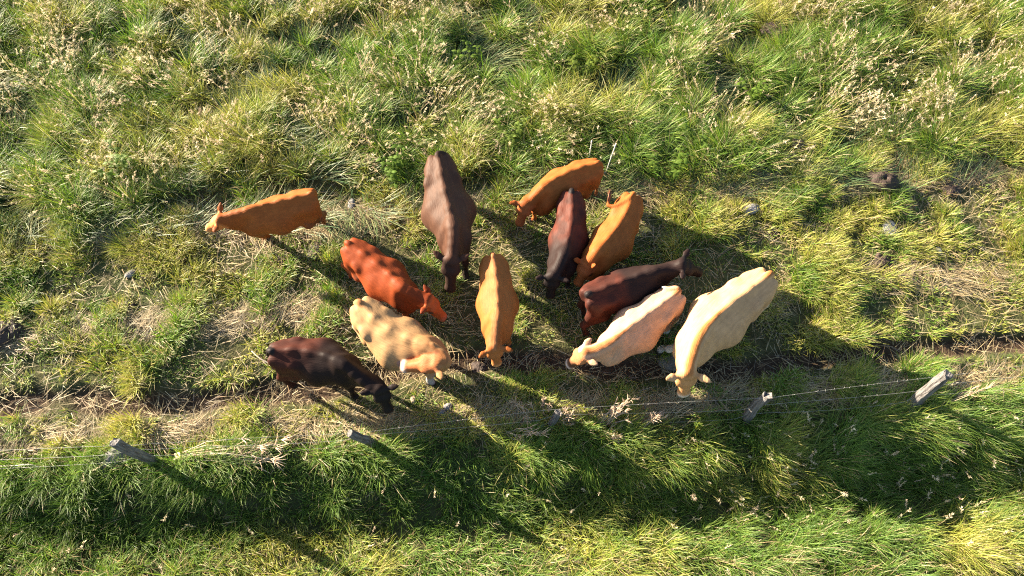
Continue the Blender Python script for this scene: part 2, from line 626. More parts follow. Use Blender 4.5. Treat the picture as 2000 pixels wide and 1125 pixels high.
    for key, u, lat, front in (('FL', .98, .135, True), ('FR', .98, -.135, True), ('HL', .03, .165, False), ('HR', .03, -.165, False)):
        st = rs.uniform(-.10, .10)
        if key in c:
            hf = at(*c[key], 0.0)
        else:
            hf = B(u + st, lat, 0); hf[2] = 0.0
        fwd = np.array([*np.array([np.interp(u, U, tg[:, j]) for j in range(2)]), 0.0])
        if front:
            el = B(1.0, lat * .95, -.60)
            kn = el * .46 + (hf + np.array([0, 0, .0])) * .54
            kn = kn + fwd * .035 * s
            kn[2] = .34 * s
            fe = hf * .85 + kn * .15 - fwd * .01
            fe[2] = .10 * s
            f.add(el, kn, .074 * s, .042 * s, .04 * s)
            f.add(kn, kn - np.array([0, 0, .05]), .050 * s, .042 * s, .03 * s)
            f.add(kn, fe, .042 * s, .032 * s, .03 * s)
        else:
            sf = B(.20, lat * 1.12, -.60)
            hk = hf - fwd * .10 * s
            hk = hk * .8 + B(.0, lat, 0) * .2
            hk[2] = .44 * s
            fe = hf * .9 + hk * .1
            fe[2] = .10 * s
            f.add(sf, hk, .092 * s, .046 * s, .06 * s)
            f.add(B(.05, lat * .85, -.40), hk, .105 * s, .040 * s, .07 * s)
            f.add(hk, fe, .042 * s, .033 * s, .03 * s)
        f.add(fe, hf + fwd * .01 + np.array([0, 0, .05]), .040 * s, .042 * s, .03 * s)
        f.add(hf + np.array([0, 0, .045]), hf + fwd * .035 * s + np.array([0, 0, .025]), .050 * s, .052 * s, .02 * s)
        hooves.append(hf)
    COW_AXES.append((T[:2].copy(), P[:2].copy()))
    # tail
    if 'tail' in c:
        tp = [B(.02, 0, -.045), B(-.035, 0, -.03)] + [at(x, y, z) for x, y, z in c['tail']]
    else:
        tp = [B(.02, 0, -.045), B(-.045, 0, -.04), B(-.10, .01, -.16), B(-.10, .02, -.40), B(-.085, .03, -.62), B(-.085, .03, -.80)]
    tc = catmull(tp, 5)
    tr = np.linspace(.042, .022, len(tc)) * s
    for i in range(len(tc) - 1):
        f.add(tc[i], tc[i + 1], tr[i], tr[i + 1], .022 * s)
    V, Q = f.surface()
    # ---- coat, by place on the animal
    samp = C[::3]
    us_ = U[::3]
    tgs = tg[::3]
    best = np.full(len(V), 1e9)
    idx = np.zeros(len(V), int)
    for i, pnt in enumerate(samp):
        d = (V[:, 0] - pnt[0]) ** 2 + (V[:, 1] - pnt[1]) ** 2
        mk = d < best
        best[mk] = d[mk]
        idx[mk] = i
    u = us_[idx]
    rel = V[:, :2] - samp[idx][:, :2]
    lat = (rel[:, 0] * -tgs[idx][:, 1] + rel[:, 1] * tgs[idx][:, 0]) / s
    along = rel[:, 0] * tgs[idx][:, 0] + rel[:, 1] * tgs[idx][:, 1]
    u = u + along / Lb
    dz = (V[:, 2] - samp[idx][:, 2]) / s
    r = V - P
    ht = (r @ ax) / HL
    hlat = (r @ hl) / s
    hup = (r @ up) / s
    hq = np.clip(ht, 0, 1)
    hd = np.linalg.norm(r - hq[:, None] * (HL * ax) + up * (.075 * s), axis=1) / s
    head = sstep(-.08, .06, ht) * (hd < .175 - .065 * hq)
    eard = np.full(len(V), 9.0)
    earu = np.zeros(len(V))
    for b, e in ears:
        q = np.clip(((V - b) @ (e - b)) / ((e - b) @ (e - b)), 0, 1)
        d = np.linalg.norm(V - (b + q[:, None] * (e - b)), axis=1)
        mk = d < eard
        eard[mk] = d[mk]
        earu[mk] = q[mk]
    ear = (eard < .065 * s) * sstep(.15, .35, earu)
    td = np.min(np.linalg.norm(V[:, None, :] - tc[None, 2:], axis=2), axis=1) if len(V) < 200000 else np.full(len(V), 9)
    tail = sstep(.06, .045, td) * (u < .03)
    n1 = noise(V[:, 0] * 1.0 + V[:, 2] * .7 + c['seed'], V[:, 1] + V[:, 2] * .6, .16, c['seed'], 3)
    n2 = noise(V[:, 0] + V[:, 2] * .5, V[:, 1] - V[:, 2] * .4 + c['seed'], .035, c['seed'] + 3, 2)
    A = dict(u=u, lat=lat, dz=dz, z=V[:, 2], ht=ht, hlat=hlat, hup=hup, head=head, ear=ear, earu=earu, tail=tail, n1=n1, n2=n2, s=s)
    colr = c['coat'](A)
    for sg in (-1, 1):
        de = np.linalg.norm(V - Hd(.37, sg * .120, -.062), axis=1)
        colr = mixc(colr, (.025, .015, .012), sstep(.055, .030, de) * .85)
    colr = mixc(colr, (.07, .035, .028), head * sstep(.93, 1.0, ht) * .6)
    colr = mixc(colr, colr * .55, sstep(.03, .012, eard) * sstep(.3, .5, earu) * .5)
    colr = colr * (0.90 + .2 * n2)[:, None]
    hoof = sstep(.075, .055, V[:, 2])[:, None]
    colr = colr * (1 - hoof) + np.array([.02, .017, .015]) * hoof
    base = np.array([*C[iW // 2][:2], 0.0])
    o = mesh_obj(c['name'], V, [Q], M_COAT, col=colr, smooth=True, loc=base)
    fa = o.data.attributes.new('flow', 'FLOAT_VECTOR', 'POINT')
    fa.data.foreach_set('vector', np.stack([u * Lb / s, lat + V[:, 2] * .3, dz], 1).astype(np.float32).ravel())
    sm = o.modifiers.new('smooth', 'SMOOTH'); sm.iterations = 4; sm.factor = 0.5
    soft = np.clip(1 - .65 * head - (eard < .09 * s) * 1.0, .1, 1) * np.where(V[:, 2] < .35 * s, .5, 1) * (1 - .9 * sstep(.075, .05, td) * (u < .06))
    vg = o.vertex_groups.new(name='hide')
    for wv in range(1, 6):
        vg.add(np.where(np.round(soft * 5) == wv)[0].tolist(), wv / 5.0, 'REPLACE')
    sm.vertex_group = 'hide'
    trunk = sstep(-.02, .08, u) * sstep(1.12, .95, u) * sstep(-.62, -.50, dz) * (.30 + .70 * sstep(.01, .07, np.abs(lat))) * (1 - head)
    trunk = trunk * (1 - .7 * sstep(.10, .05, np.abs(u - .27)) * sstep(.10, .15, np.abs(lat))) * (1 - .5 * sstep(.80, .90, u))
    vg = o.vertex_groups.new(name='trunk')
    for wv in range(1, 6):
        vg.add(np.where(np.round(trunk * 5) == wv)[0].tolist(), wv / 5.0, 'REPLACE')
    s2 = o.modifiers.new('trunk_smooth', 'SMOOTH'); s2.iterations = 34; s2.factor = 0.5; s2.vertex_group = 'trunk'
    tag(o, c['label'], c['cat'], c['group'])
    # eyes
    for sg in (-1, 1):
        p = Hd(.37, sg * .126, -.062)
        Ve, Fe = ball(p, .024 * s, 8, 6)
        mesh_obj('eye', Ve, Fe, M_EYE, parent=o, smooth=True, loc=p)
    # tail switch: a hank of long hairs
    end, dr = tc[-1], unit(tc[-1] - tc[-4])
    parts = []
    rt = np.random.default_rng(c['seed'] + 50)
    for k in range(34):
        off = rt.normal(0, .016, 3) * s
        sp = rt.normal(0, .10, 3)
        l = rt.uniform(.12, .26) * s * c.get('sw', 1.0)
        p0 = end - dr * .06 * s + off * .4
        d1 = unit(dr + sp * .6)
        d2 = unit(dr * .8 + sp + np.array([0, 0, -.45]))
        p1 = p0 + d1 * l * .5
        p2 = p1 + d2 * l * .5
        v, ff = tube([p0, p1, p2], [.008 * s, .009 * s, .002], 5)
        parts.append((v, ff, np.array(c['switch']) * rt.uniform(.7, 1.3)))
    v, ff, cc = join(parts)
    mesh_obj('tail_switch', v, ff, M_HAIR, parent=o, col=cc, smooth=True, loc=end)
    return o


def ball(p, r, nu=12, nv=8, sq=(1, 1, 1)):
    V, F = [], []
    for j in range(nv + 1):
        th = math.pi * j / nv
        for i in range(nu):
            ph = 2 * math.pi * i / nu
            V.append((math.sin(th) * math.cos(ph) * sq[0], math.sin(th) * math.sin(ph) * sq[1], math.cos(th) * sq[2]))
    for j in range(nv):
        for i in range(nu):
            F.append((j * nu + i, (j + 1) * nu + i, (j + 1) * nu + (i + 1) % nu, j * nu + (i + 1) % nu))
    return np.array(V) * r + np.asarray(p), [np.array(F)]


def mixc(a, b, t):
    t = np.asarray(t)[:, None]
    return a * (1 - t) + np.asarray(b, float) * t


def coat_plain(base, belly=None, head=None, ridge=None, muzzle=None, legs=None, tailc=None, vary=.12):
    base = np.array(base, float)

    def fn(A):
        c = base[None] * (1 - vary + 2 * vary * A['n1'])[:, None]
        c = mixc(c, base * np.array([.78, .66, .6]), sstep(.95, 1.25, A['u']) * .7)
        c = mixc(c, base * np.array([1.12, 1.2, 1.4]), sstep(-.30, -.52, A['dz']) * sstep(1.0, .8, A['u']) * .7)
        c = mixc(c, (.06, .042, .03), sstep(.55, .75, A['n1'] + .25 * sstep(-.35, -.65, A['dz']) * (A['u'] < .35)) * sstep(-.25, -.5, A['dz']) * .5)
        if belly is not None:
            c = mixc(c, belly, sstep(-.38, -.62, A['dz']) * (A['u'] < 1.05) * .8)
        if ridge is not None:
            c = mixc(c, ridge, sstep(.05, .015, np.abs(A['lat'])) * sstep(-.08, -.02, A['dz']) * .7)
        if legs is not None:
            c = mixc(c, legs, sstep(.52, .25, A['z'] / A['s']))
        if head is not None:
            c = mixc(c, head, A['head'])
        if muzzle is not None:
            c = mixc(c, muzzle, sstep(.80, .92, A['ht']) * (A['head'] > .5) * .8)
        if tailc is not None:
            c = mixc(c, tailc, A['tail'])
        return c
    return fn


ORANGE = (.25, .074, .017)
RUST = (.185, .036, .010)


def coat_darkpatch(base, red, where):
    base, red = np.array(base), np.array(red)

    def fn(A):
        c = base[None] * (.88 + .24 * A['n1'])[:, None]
        w = where(A) * (.55 + .45 * sstep(.35, .6, A['n1']))
        c = mixc(c, red, np.clip(w, 0, 1))
        c = mixc(c, (.011, .009, .009), A['head'] * .8)
        c = mixc(c, (.016, .012, .012), A['tail'])
        return c
    return fn


def coat_cream(base, stripe, head, s0=.45, s1=1.9, rump=True, white=(.58, .54, .48), facepatch=None, neck=None):
    base = np.array(base)

    def fn(A):
        c = base[None] * (.90 + .2 * A['n1'])[:, None]
        c = mixc(c, white, sstep(-.62, -.75, A['dz']) * (A['u'] < 1.1) * .7)
        if neck is not None:
            c = mixc(c, neck, sstep(.62, 1.0, A['u'] + .25 * (A['n1'] - .5)) * .8)
        wid = np.interp(A['u'], [s0, s0 + .3, 1.0, 1.6], [.012, .028, .05, .065])
        st = sstep(1.25, .6, np.abs(A['lat'] + .02 * (A['n1'] - .5)) / wid) * sstep(-.12, -.05, A['dz']) * sstep(s0, s0 + .25, A['u']) * (A['u'] < s1)
        c = mixc(c, stripe, st * .9)
        if rump:
            c = mixc(c, stripe, sstep(.05, .025, np.abs(A['lat'])) * sstep(.10, .0, A['u']) * sstep(-.1, -.04, A['dz']) * .9)
        c = mixc(c, head, A['head'])
        if facepatch is not None:
            c = facepatch(c, A)
        c = mixc(c, white, sstep(.80, .97, A['ht'] + .06 * (A['n2'] - .5)) * (A['head'] > .4) * .8)
        c = mixc(c, (.40, .22, .16), sstep(.95, .99, A['ht'] + .04 * (A['n1'] - .5)) * (A['head'] > .4) * sstep(-.12, -.08, A['hup']) * .5)
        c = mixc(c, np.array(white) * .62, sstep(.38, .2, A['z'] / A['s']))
        return c
    return fn


def tan_face(c, A):
    c = mixc(c, (.80, .74, .66), sstep(.03, .015, np.abs(A['hlat'] + .03)) * sstep(.35, .45, A['ht']) * (A['head'] > .4) * .0)
    return mixc(c, (.08, .035, .02), A['head'] * sstep(.085, .12, np.abs(A['hlat'])) * sstep(.2, .0, A['ht']) * .6)


def face_11(c, A):
    c = mixc(c, (.85, .80, .74), A['head'] * sstep(.15, .05, A['ht']) * sstep(.02, .05, A['hlat'] * -1) * .9)
    return mixc(c, (.06, .028, .018), A['head'] * sstep(.55, .70, A['ht']) * sstep(.9, .84, A['ht']) * .85)


G_HERD = 'cattle gathered by the fence'
COWS = [
    dict(name='cow', cat='cow', label='orange heifer standing apart at the far left of the herd, head to the left', h=1.08, hw=.33, seed=1,
         T=(604, 377), S=[(560, 388), (522, 397)], W=(484, 408), N=[(450, 416, .4)], P=(424, 425), Z=(399, 444), pz=1.02, hl=.42,
         EL=(419, 451), ER=(430, 411), FL=(527, 464), HL=(634, 441), tail=[(615, 386, .95), (622, 405, .80), (628, 424, .6)],
         coat=coat_plain(ORANGE, head=(.45, .16, .05), muzzle=(.55, .30, .14)), switch=(.22, .07, .025)),
    dict(name='cow', cat='cow', label='large dark brown cow facing down the picture, topmost of the dark ones', h=1.25, hw=.39, seed=2,
         T=(856, 303), S=[(863, 345), (873, 390)], W=(884, 440), N=[(884, 475, .4)], P=(880, 509), Z=(878, 575), pz=1.10, hl=.50,
         EL=(911, 500), ER=(858, 500), FL=(910, 540), tail=[(867, 301, 1.12), (878, 309, .98), (886, 322, .80), (886, 332, .66)],
         coat=coat_plain((.062, .029, .018), head=(.030, .017, .013), legs=(.02, .013, .011), tailc=(.02, .012, .01), vary=.16), switch=(.015, .011, .01)),
    dict(name='cow', cat='cow', label='rusty red heifer with lowered head, left of the big dark brown cow', h=1.10, hw=.35, seed=3,
         T=(682, 475), S=[(716, 500), (752, 528)], W=(783, 557), N=[(812, 571, .45)], P=(840, 584), Z=(875, 623), pz=.98, hl=.44,
         EL=(833, 565), ER=(829, 603), FR=(794, 620), HR=(688, 543),
         coat=coat_plain(RUST, head=(.36, .075, .020), muzzle=(.30, .10, .06)), switch=(.20, .04, .015)),
    dict(name='cow', cat='cow', label='tan cow with its head turned back along its own flank', h=1.20, hw=.38, seed=4,
         T=(704, 592), S=[(735, 625), (785, 655)], W=(832, 672), N=[(862, 690, .15), (868, 704, .5)], P=(855, 706), Z=(790, 714), pz=1.20, hl=.50, nz=1.02,
         EL=(861, 736), ER=(847, 680), FL=(842, 748), tail=[(697, 590, 1.08), (694, 592, .85), (695, 594, .6)],
         coat=coat_cream((.31, .182, .085), (.25, .10, .036), (.27, .095, .036), s0=.9, s1=1.5, white=(.44, .40, .36), facepatch=tan_face, neck=(.235, .115, .048)), switch=(.3, .2, .12)),
    dict(name='cow', cat='cow', label='black-brown cow lowest at the left, head down beside the fence', h=1.10, hw=.36, seed=5,
         T=(532, 684), S=[(580, 682), (625, 690)], W=(665, 706), N=[(702, 733, .45)], P=(741, 763), Z=(761, 811), pz=.92, hl=.44,
         EL=(773, 755), ER=(707, 768), tail=[(525, 684, .95), (524, 692, .75), (528, 700, .5)],
         coat=coat_darkpatch((.014, .008, .007), (.050, .015, .010), lambda A: sstep(.72, .45, A['u']) * (1 - .6 * sstep(.25, .4, A['u']) * sstep(.05, -.1, A['lat']))), switch=(.012, .01, .01)),
    dict(name='cow', cat='cow', label='orange heifer facing down in the middle of the herd, half in shade', h=1.08, hw=.33, seed=6,
         T=(963, 501), S=[(969, 545), (971, 585)], W=(970, 622), N=[(967, 655, .4)], P=(966, 683), Z=(973, 719), pz=.98, hl=.42,
         EL=(1002, 685), ER=(935, 698), FL=(994, 672),
         coat=coat_plain((.265, .088, .022), ridge=(.31, .13, .055), head=(.30, .105, .032), muzzle=(.55, .26, .10)), switch=(.22, .07, .025)),
    dict(name='cow', cat='cow', label='orange cow grazing beside the two white stakes', h=1.08, hw=.34, seed=7,
         T=(1165, 317), S=[(1130, 327), (1095, 342)], W=(1062, 363), N=[(1044, 380, .5)], P=(1027, 400), Z=(1012, 445), pz=.90, hl=.44,
         EL=(1042, 396), ER=(1000, 396), FL=(1058, 420), HL=(1145, 382),
         coat=coat_plain(ORANGE, head=(.30, .085, .028), legs=(.36, .11, .03)), switch=(.22, .07, .025)),
    dict(name='cow', cat='cow', label='dark red and black heifer between two orange cows', h=1.08, hw=.33, seed=8,
         T=(1117, 375), S=[(1118, 415), (1113, 455)], W=(1101, 495), N=[(1090, 520, .4)], P=(1079, 542), Z=(1074, 587), pz=.95, hl=.43,
         EL=(1107, 548), ER=(1047, 543),
         coat=coat_darkpatch((.018, .010, .009), (.075, .020, .012), lambda A: sstep(.95, .55, A['u'])), switch=(.012, .01, .01)),
    dict(name='cow', cat='cow', label='orange cow swishing its tail, right of the dark red heifer', h=1.10, hw=.34, seed=9,
         T=(1236, 381), S=[(1221, 418), (1198, 452)], W=(1168, 487), N=[(1157, 502, .45)], P=(1145, 515), Z=(1124, 561), pz=.92, hl=.44,
         EL=(1156, 520), ER=(1133, 510), tail=[(1228, 388, 1.05), (1206, 400, 1.0), (1188, 402, .95), (1189, 386, 1.0)], sw=.9,
         coat=coat_plain(ORANGE, head=(.33, .095, .03)), switch=(.16, .06, .025)),
    dict(name='cow', cat='cow', label='black cow with reddish flank facing right, ears raised', h=1.15, hw=.34, seed=10,
         T=(1153, 572), S=[(1192, 557), (1235, 541)], W=(1280, 526), N=[(1315, 519, -.1)], P=(1336, 515), Z=(1376, 531), pz=1.20, hl=.46,
         EL=(1346, 486), ER=(1333, 541), tail=[(1148, 578, .98), (1148, 600, .72), (1150, 622, .45)], sw=1.2,
         coat=coat_darkpatch((.018, .010, .009), (.060, .017, .011), lambda A: sstep(.62, .40, A['u'])), switch=(.012, .01, .01)),
    dict(name='cow', cat='cow', label='pale pinkish cream cow with white muzzle, head to the left', h=1.12, hw=.36, seed=11,
         T=(1322, 570), S=[(1290, 594), (1245, 626)], W=(1203, 660), N=[(1172, 677, .35)], P=(1138, 689), Z=(1102, 714), pz=1.02, hl=.42,
         EL=(1166, 712), ER=(1147, 669), FL=(1213, 699), tail=[(1320, 563, 1.08), (1306, 564, 1.06), (1295, 560, 1.04)], sw=.35,
         coat=coat_cream((.41, .238, .145), (.29, .105, .032), (.34, .14, .06), s0=.62, white=(.60, .56, .52), facepatch=face_11), switch=(.8, .76, .72)),
    dict(name='cow', cat='cow', label='biggest cream cow with an orange neck stripe, rightmost of the herd', h=1.30, hw=.37, seed=12,
         T=(1500, 537), S=[(1462, 566), (1410, 606)], W=(1370, 652), N=[(1354, 692, .3)], P=(1344, 734), Z=(1337, 780), pz=1.15, hl=.46,
         EL=(1389, 746), ER=(1303, 740), FR=(1290, 684),
         coat=coat_cream((.42, .245, .122), (.33, .12, .032), (.40, .20, .085), s0=.45, white=(.60, .56, .50)), switch=(.6, .45, .3)),
]
for c in COWS:
    c['group'] = G_HERD
    make_cow(c)


# ------------------------------------------------------------------ grass: single blades, grown by the thousand (nobody could count them)
def seen(x, y, m=0.8):
    """inside the stretch of field the camera (or one a step aside) can see"""
    half = 6.7 + (y - 0.64) * (10.25 - 6.68) / (11.28 - 0.64) + m
    return (np.abs(x) < half) & (y > 0.3 - m) & (y < 11.6 + m)


def scatter(n, y0, y1, seed):
    r = np.random.default_rng(seed)
    y = r.uniform(y0, y1, n)
    x = r.uniform(-11.5, 11.5, n)
    k = seen(x, y)
    return x[k], y[k]


def blades(name, x, y, head, lean, curl, length, width, c_root, c_tip, mat, nseg=3, lift=0.0, twist=0.5, seed=1, taper=True, droop=0.0):
    """x,y roots; head azimuth; lean first angle off upright; curl extra angle along the blade; colours (n,3)"""
    n = len(x)
    r = np.random.default_rng(seed)
    z = height(x, y) + lift
    ts = np.linspace(0, 1, nseg + 1)
    cx, cy = np.cos(head), np.sin(head)
    sideh = head + math.pi / 2 + r.normal(0, twist, n)
    sx, sy = np.cos(sideh), np.sin(sideh)
    px, pz = np.zeros(n), np.zeros(n)
    V = np.zeros((n, 2 * nseg + 1, 3), np.float32)
    Cc = np.zeros((n, 2 * nseg + 1, 3), np.float32)
    for k, t in enumerate(ts):
        if k:
            th = lean + curl * (t - .5 / nseg)
            th = np.minimum(th, 1.95)
            px = px + np.sin(th) * length / nseg
            pz = pz + np.cos(th) * length / nseg
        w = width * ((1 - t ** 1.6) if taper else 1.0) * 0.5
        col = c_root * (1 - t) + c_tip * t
        bx, by, bz = x + cx * px, y + cy * px, z + np.maximum(pz, 0.012)
        if k < nseg:
            V[:, 2 * k] = np.stack([bx - sx * w, by - sy * w, bz], 1)
            V[:, 2 * k + 1] = np.stack([bx + sx * w, by + sy * w, bz], 1)
            Cc[:, 2 * k] = col
            Cc[:, 2 * k + 1] = col
        else:
            V[:, 2 * k] = np.stack([bx, by, bz], 1)
            Cc[:, 2 * k] = col
    nv = 2 * nseg + 1
    b = np.arange(n)[:, None] * nv
    quads = [b + np.array([2 * k, 2 * k + 1, 2 * k + 3, 2 * k + 2]) for k in range(nseg - 1)]
    tri = b + np.array([2 * nseg - 2, 2 * nseg - 1, 2 * nseg])
    F = ([np.concatenate(quads)] if quads else []) + [tri]
    o = mesh_obj(name, V.reshape(-1, 3), F, mat, col=Cc.reshape(-1, 3))
    return o


def pal(n, cols, r, jitter=.18):
    cols = np.asarray(cols, float)
    i = r.integers(0, len(cols), n)
    t = r.uniform(0, 1, n)[:, None]
    j = r.integers(0, len(cols), n)
    return (cols[i] * (1 - .5 * t) + cols[j] * .5 * t) * (1 + r.normal(0, jitter, (n, 1))).clip(.5, 1.6)


GREEN = [(.100, .200, .024), (.132, .235, .030), (.170, .250, .034), (.066, .150, .026), (.205, .265, .044)]
YELLOW = [(.330, .310, .064), (.285, .300, .050), (.395, .350, .105), (.225, .275, .040)]
DRY = [(.36, .28, .15), (.42, .34, .18), (.31, .24, .13), (.27, .18, .10), (.46, .39, .24)]
BLUE = [(.085, .155, .060), (.115, .175, .075), (.070, .135, .050)]


def tall_grass():
    r = np.random.default_rng(101)
    # tussocks
    tx, ty = scatter(8200, 5.6, 12.3, 102)
    z = zones(tx, ty)
    k = (z['tall'] > .35)
    tx, ty = tx[k], ty[k]
    vig = .45 * noise(tx, ty, .75, 31, 2) + .55 * noise(tx, ty, .26, 32)
    flow = 2.6 * math.pi * (noise(tx, ty, 1.1, 33) - .5) + 0.35 + r.normal(0, .8, len(tx))
    nb = (5 + 80 * sstep(.34, .7, vig) * r.uniform(.3, 1.4, len(tx))).astype(int)
    idx = np.repeat(np.arange(len(tx)), nb)
    n = len(idx)
    rad = (.04 + .10 * r.uniform(0, 1, len(tx)))[idx]
    a = r.uniform(0, 2 * math.pi, n)
    d = np.sqrt(r.uniform(0, 1, n)) * rad
    x, y = tx[idx] + np.cos(a) * d, ty[idx] + np.sin(a) * d
    v = vig[idx]
    lodge = sstep(.55, .30, v)
    # blades lean outwards from the tussock and with the flow
    fx = np.cos(a) * (d / rad) * .55 + np.cos(flow[idx]) * (.35 + .9 * lodge) + r.normal(0, .35, n)
    fy = np.sin(a) * (d / rad) * .55 + np.sin(flow[idx]) * (.35 + .9 * lodge) + r.normal(0, .35, n)
    head = np.arctan2(fy, fx)
    lean = .12 + .38 * np.hypot(fx, fy) * r.uniform(.4, 1.1, n) + .45 * lodge
    curl = r.uniform(.5, 1.5, n)
    length = (.20 + .36 * sstep(.3, .72, v)) * r.uniform(.45, 1.35, n)
    width = r.uniform(.007, .016, n)
    hue = noise(x, y, .8, 37, 2)
    cr = pal(n, GREEN, r)
    yl = pal(n, YELLOW, r)
    bl = pal(n, BLUE, r)
    w = sstep(.42, .68, hue + r.normal(0, .10, n))[:, None]
    c = cr * (1 - w) + yl * w
    wb = (sstep(.5, .3, v) * (r.uniform(0, 1, n) < .6))[:, None]
    c = c * (1 - wb) + bl * wb
    dry = (r.uniform(0, 1, n) < .11)[:, None]
    c = np.where(dry, pal(n, DRY + [(.60, .54, .32), (.54, .52, .26)], r), c)  # dry blades, plus two paler tones painted in as sunlit highlights
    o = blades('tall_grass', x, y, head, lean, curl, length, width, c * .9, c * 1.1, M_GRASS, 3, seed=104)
    tag(o, 'uncut tall tufted green grass across the top of the field', 'grass', kind='stuff')
    # lodged, lying blades
    x, y = scatter(56000, 5.6, 12.3, 105)
    z = zones(x, y)
    k = (z['tall'] + .5 * z['hay'] > .3) & (noise(x, y, .7, 41, 2) + .25 * r.uniform(-1, 1, len(x)) > .44)
    x, y = x[k], y[k]
    n = len(x)
    fl = 2.6 * math.pi * (noise(x, y, 1.3, 43, 2) - .5) + .3 + r.normal(0, .35, n)
    c = pal(n, BLUE + [(.24, .24, .09), (.18, .20, .07), (.28, .25, .12)], r)
    o = blades('matted_grass', x, y, fl, r.uniform(.9, 1.35, n), r.uniform(.1, .5, n), r.uniform(.3, .7, n), r.uniform(.008, .015, n), c, c * 1.1, M_GRASS, 3, lift=.03, seed=106)
    tag(o, 'flattened long grass lying between the tall tufts', 'grass', kind='stuff')


def seed_heads():
    r = np.random.default_rng(201)
    x, y = scatter(23000, 5.8, 12.3, 202)
    z = zones(x, y)
    m = noise(x, y, .75, 51, 2)
    k = (z['tall'] > .5) & (m > .46) & (r.uniform(0, 1, len(x)) < .75 * sstep(.44, .6, m) * (.45 + .55 * sstep(6.6, 8.5, y)))
    x, y = x[k], y[k]
    # a few in the verge below the fence
    x2, y2 = scatter(2600, .3, 3.0, 203)
    z2 = zones(x2, y2)
    k2 = (z2['verge'] > .6) & (r.uniform(0, 1, len(x2)) < .10 + .55 * sstep(1.0, 3.0, x2) * sstep(1.0, 1.9, y2))
    short = np.concatenate([np.ones(len(x)), np.full(k2.sum(), .60)])
    x, y = np.concatenate([x, x2[k2]]), np.concatenate([y, y2[k2]])
    n = len(x)
    head = 2.6 * math.pi * (noise(x, y, 1.1, 33) - .5) + r.normal(0, .9, n)
    lean = r.uniform(.1, .9, n)
    L = r.uniform(.35, .75, n) * short
    zz = height(x, y)
    cx, cy = np.cos(head), np.sin(head)
    mid = np.stack([x + cx * np.sin(lean) * L * .6, y + cy * np.sin(lean) * L * .6, zz + np.cos(lean) * L * .6], 1)
    l2 = lean + r.uniform(.1, .6, n)
    top = mid + np.stack([cx * np.sin(l2), cy * np.sin(l2), np.cos(l2)], 1) * (L * .4)[:, None]
    stemc = pal(n, [(.30, .25, .11), (.22, .22, .07), (.36, .29, .16)], r)
    headc = pal(n, [(.50, .42, .29), (.46, .40, .25), (.60, .52, .38), (.44, .34, .25)], r)
    V, C, F4, F3 = [], [], [], []
    w = .0026
    sx, sy = -np.sin(head) * w, np.cos(head) * w
    sv = np.stack([sx, sy, sx * 0], 1)
    root = np.stack([x, y, zz], 1)
    st = np.stack([root - sv, root + sv, mid - sv, mid + sv, top - sv, top + sv], 1)
    V.append(st.reshape(-1, 3)); C.append(np.repeat(stemc, 6, 0))
    b = np.arange(n)[:, None] * 6
    F4.append(np.concatenate([b + np.array([0, 1, 3, 2]), b + np.array([2, 3, 5, 4])]))
    off = n * 6
    ax = np.stack([cx * np.sin(l2), cy * np.sin(l2), np.cos(l2)], 1)
    NS = 20
    hs = r.uniform(.06, .15, n)
    fluffy = r.uniform(.25, 1.0, n)
    for q in range(NS):
        t = r.uniform(-1, .15, n)
        d = r.normal(0, 1, (n, 3)); d /= np.linalg.norm(d, axis=1)[:, None]
        d = ax * 1.1 + d * (.35 + .75 * fluffy)[:, None]
        d /= np.linalg.norm(d, axis=1)[:, None]
        p0 = top + ax * (t * hs)[:, None]
        ln = r.uniform(.025, .055, n)[:, None] * (.6 + .5 * fluffy)[:, None]
        p1 = p0 + d * ln
        s = np.cross(d, r.normal(0, 1, (n, 3))); s /= np.linalg.norm(s, axis=1)[:, None] + 1e-9
        s = s * r.uniform(.003, .0065, n)[:, None]
        pm = p0 * .45 + p1 * .55
        V.append(np.stack([p0, pm - s, p1, pm + s], 1).reshape(-1, 3))
        C.append(np.repeat(headc * r.uniform(.75, 1.25, (n, 1)), 4, 0))
        F4.append(off + np.arange(n)[:, None] * 4 + np.array([0, 1, 2, 3]))
        off += n * 4
    o = mesh_obj('seed_heads', np.concatenate(V), [np.concatenate(F4)], M_SEED, col=np.concatenate(C))
    tag(o, 'pale feathery seed heads nodding over the long grass', 'seed heads', kind='stuff')


def trod(x, y):
    d = np.full(len(x), 9.0)
    for a, b in COW_AXES:
        ab = b - a
        q = np.clip(((x - a[0]) * ab[0] + (y - a[1]) * ab[1]) / (ab @ ab), 0, 1)
        d = np.minimum(d, np.hypot(x - a[0] - q * ab[0], y - a[1] - q * ab[1]))
    return sstep(.75, .30, d + .35 * (noise(x, y, .3, 90) - .5))


